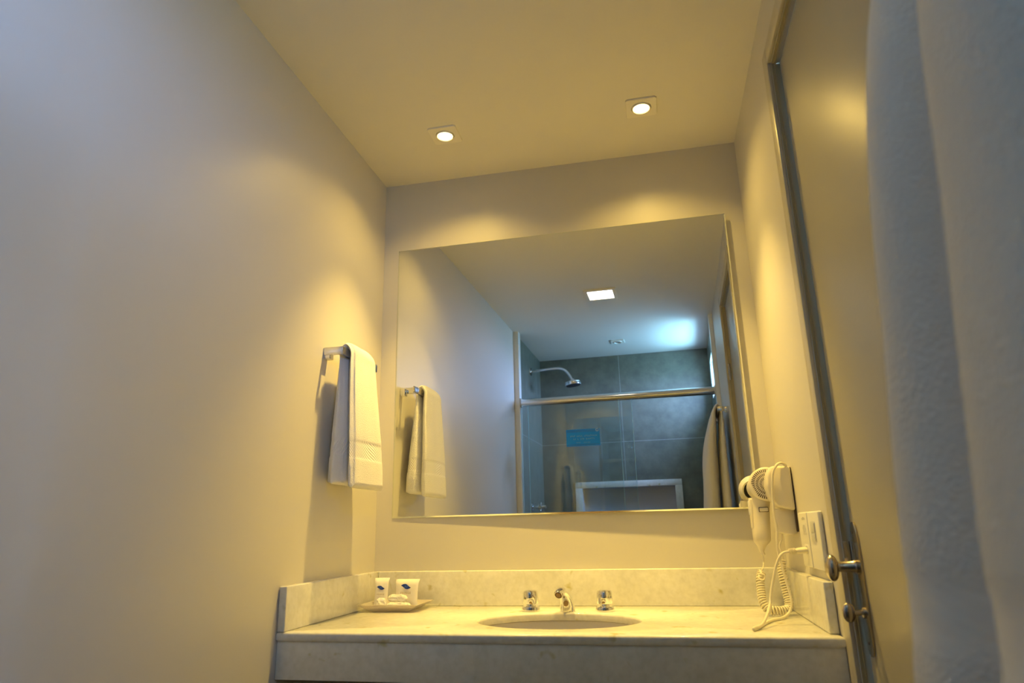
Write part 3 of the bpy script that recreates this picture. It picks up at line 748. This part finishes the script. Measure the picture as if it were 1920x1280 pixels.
# ============================================================ SHOWER
gx = YS-.018
def panel(name, label, xa, xb, yy):
    o = thing(name, label, 'shower screen', ((xa+xb)/2, yy, .06), 'sliding shower glass panels')
    bm = bmesh.new(); box(bm, xa+.003, xb-.003, yy-.003, yy+.003, .062, 1.850); finish('glass_sheet', bm, 'glass', o, smooth=0)
    bm = bmesh.new()
    for e_ in ((xa, xa+.0029), (xb-.0029, xb)): box(bm, e_[0], e_[1], yy-.003, yy+.003, .062, 1.850)
    finish('polished_edge', bm, 'glassedge', o, smooth=0)
    return o
panel('shower_glass_panel', 'clear glass shower panel carrying the blue notice', .036, .651, YS-.008)
panel('shower_glass_panel', 'clear glass shower panel slid behind the one with the notice', .075, .727, YS-.028)
rail = thing('shower_header_rail', 'thick polished aluminium rail spanning the top of the shower glass', 'shower rail', (W/2, YS-.018, 1.857))
bm = bmesh.new(); rings = []
for x in (.040, W-.031):
    rings.append([Vector((x, YS-.018+math.cos(a)*.026, 1.857+math.sin(a)*.0245)) for a in [2*PI*i/28 for i in range(28)]])
loft(bm, rings); finish('rail_tube', bm, 'alu', rail, smooth=40)
for x0_, x1_ in ((.0335, .0405), (W-.0315, W-.0245)):
    bm = bmesh.new(); box(bm, x0_, x1_, YS-.045, YS+.010, 1.829, 1.885, .004); finish('end_cap', bm, 'steel', rail)
bm = bmesh.new(); box(bm, .0335, W-.0245, YS-.038, YS+.002, .0502, .0615, .001); tag(finish('shower_floor_track', bm, 'alu'), 'low aluminium track under the sliding shower glass', 'track')
# notice on the glass, its print faces the room
bm = bmesh.new(); sy_ = YS-.0045
box(bm, .318, .524, sy_, sy_+.0006, 1.566, 1.668)
st = finish('notice_sticker', bm, 'sticker', smooth=0); tag(st, 'blue rectangular notice sticker with pale print on the shower glass', 'sticker')
bm = bmesh.new(); rnd = random.Random(8)
def printed(xc, z, wid, hh, mi=0):
    x = xc-wid/2
    while x < xc+wid/2:
        w_ = rnd.uniform(.5, 1.1)*hh
        if rnd.random() < .82:
            box(bm, x, x+w_*.30, sy_+.0006, sy_+.0010, z-hh/2, z+hh/2, mi=mi)
            zz = z + rnd.choice((-.4, 0, .4))*hh
            box(bm, x, x+w_*.8, sy_+.0006, sy_+.0010, zz-hh*.12, zz+hh*.12, mi=mi)
        x += w_+hh*.35
box(bm, .322, .520, sy_+.0006, sy_+.0008, 1.650, 1.664, mi=1); box(bm, .322, .520, sy_+.0006, sy_+.0008, 1.569, 1.577, mi=1)
printed(.421, 1.627, .170, .0080); printed(.421, 1.609, .140, .0080); printed(.421, 1.587, .085, .0045)
t_ = bmesh.new(); lo = []
for i in range(33):
    a = 2*PI*i/32*.92+.6
    lo.append((Vector((.509+math.cos(a)*.0095, sy_+.0012, 1.660+math.sin(a)*.0095)), Vector((.509+math.cos(a)*.0055, sy_+.0012, 1.660+math.sin(a)*.0055))))
for i in range(32):
    q = [lo[i][0], lo[i+1][0], lo[i+1][1], lo[i][1]]; f = t_.faces.new([t_.verts.new(p) for p in q])
join(bm, t_)
finish('print', bm, ['stickink', 'stickband'], st, smooth=0)
# shower head
sh = thing('overhead_shower', 'round chrome shower head on a bent arm from the left shower wall', 'shower head', (.006, -2.47, 2.165))
HY = -2.47
bm = bmesh.new(); lathe(bm, (.0058, HY, 2.165), (1, 0, 0), [(0, 0), (0, .030), (.004, .029), (.007, .014), (.012, .012), (.012, 0)], 28); finish('wall_flange', bm, 'chrome', sh)
arm = [(.012, HY, 2.165), (.06, HY, 2.168), (.15, HY, 2.173), (.215, HY, 2.172), (.255, HY, 2.155), (.283, HY, 2.120), (.300, HY, 2.085)]
bm = bmesh.new(); tube(bm, smooth_path(arm, 8), .0095, 16); finish('arm', bm, 'chrome', sh, smooth=60)
bm = bmesh.new(); lathe(bm, (.303, HY, 2.090), (.12, 0, -1), [(0, 0), (0, .012), (.010, .016), (.014, .020), (.018, .050), (.022, .0560), (.042, .0580), (.046, .056), (.046, .05)], 40); finish('head_body', bm, 'chrome', sh, smooth=40)
bm = bmesh.new(); lathe(bm, (.303, HY, 2.090), (.12, 0, -1), [(.0440, 0), (.0440, .0515), (.0475, .050), (.0475, 0)], 40)
for rr_, cn in ((.012, 6), (.024, 12), (.037, 18)):
    for k in range(cn):
        a = 2*PI*k/cn; lathe(bm, (.303+.0475*.12+math.cos(a)*rr_, HY+math.sin(a)*rr_, 2.090-.0472-.12*math.cos(a)*rr_*-0), (.12, 0, -1), [(0, .0016), (.002, .0012), (.002, 0)], 6)
finish('spray_face', bm, 'black', sh, smooth=40)
# mixer valve on the left shower wall
vl = thing('shower_valve', 'chrome shower tap low on the left shower wall', 'shower tap', (.006, -2.40, 1.225))
bm = bmesh.new(); lathe(bm, (.0058, -2.40, 1.225), (1, 0, 0), [(0, 0), (0, .030), (.004, .028), (.010, .014), (.045, .012), (.045, 0)], 24); finish('valve_body', bm, 'chrome', vl)
bm = bmesh.new(); lathe(bm, (.048, -2.40, 1.225), (1, 0, 0), [(0, .016), (.003, .024), (.02, .022), (.024, .015), (.05, .013), (.055, 0)], 12)
for k in range(4):
    a = PI/2*k+.4; lathe(bm, (.062, -2.40, 1.225), (0, math.cos(a), math.sin(a)), [(0, .007), (.030, .008), (.034, .005), (.034, 0)], 12)
finish('handle', bm, 'chrome', vl)
# niche: marble frame and its recess
ni = thing('shower_niche', 'shower wall niche framed in white marble', 'niche', (.613, YB, 1.0))
bm = bmesh.new(); q0, q1, qz0, qz1 = .238, .987, NZ0-.045, 1.402
box(bm, q0, q1, YB, YB+.010, NZ1-.0005, qz1, .001); box(bm, q0, q1, YB, YB+.010, qz0, NZ0, .001)
box(bm, q0, NX0, YB, YB+.010, NZ0, NZ1, .001); box(bm, NX1, q1, YB, YB+.010, NZ0, NZ1, .001)
finish('marble_surround', bm, 'marble', ni)
bm = bmesh.new(); k = .002
box(bm, NX0, NX1, YB-.100, YB-.096, NZ0, NZ1); box(bm, NX0, NX0+k, YB-.096, YB, NZ0, NZ1); box(bm, NX1-k, NX1, YB-.096, YB, NZ0, NZ1); box(bm, NX0, NX1, YB-.096, YB, NZ0, NZ0+k); box(bm, NX0, NX1, YB-.096, YB, NZ1-k, NZ1)
finish('lining', bm, 'niche', ni, smooth=0)
# slim tube standing against the wall between towel bar and shower
tb = thing('wall_tube', 'slim pale grey vertical tube with clip behind the bath towel', 'pipe', (W-.014, -1.955, 0))
bm = bmesh.new(); lathe(bm, (W-.0135, -1.960, .001), (0, 0, 1), [(0, 0), (0, .009), (1.672, .009), (1.674, .006), (1.674, 0)], 18); finish('tube', bm, 'upvc', tb, smooth=50)
bm = bmesh.new(); box(bm, W-.026, W-.0003, -1.973, -1.947, 1.655, 1.688, .003); finish('clip', bm, 'steel', tb)
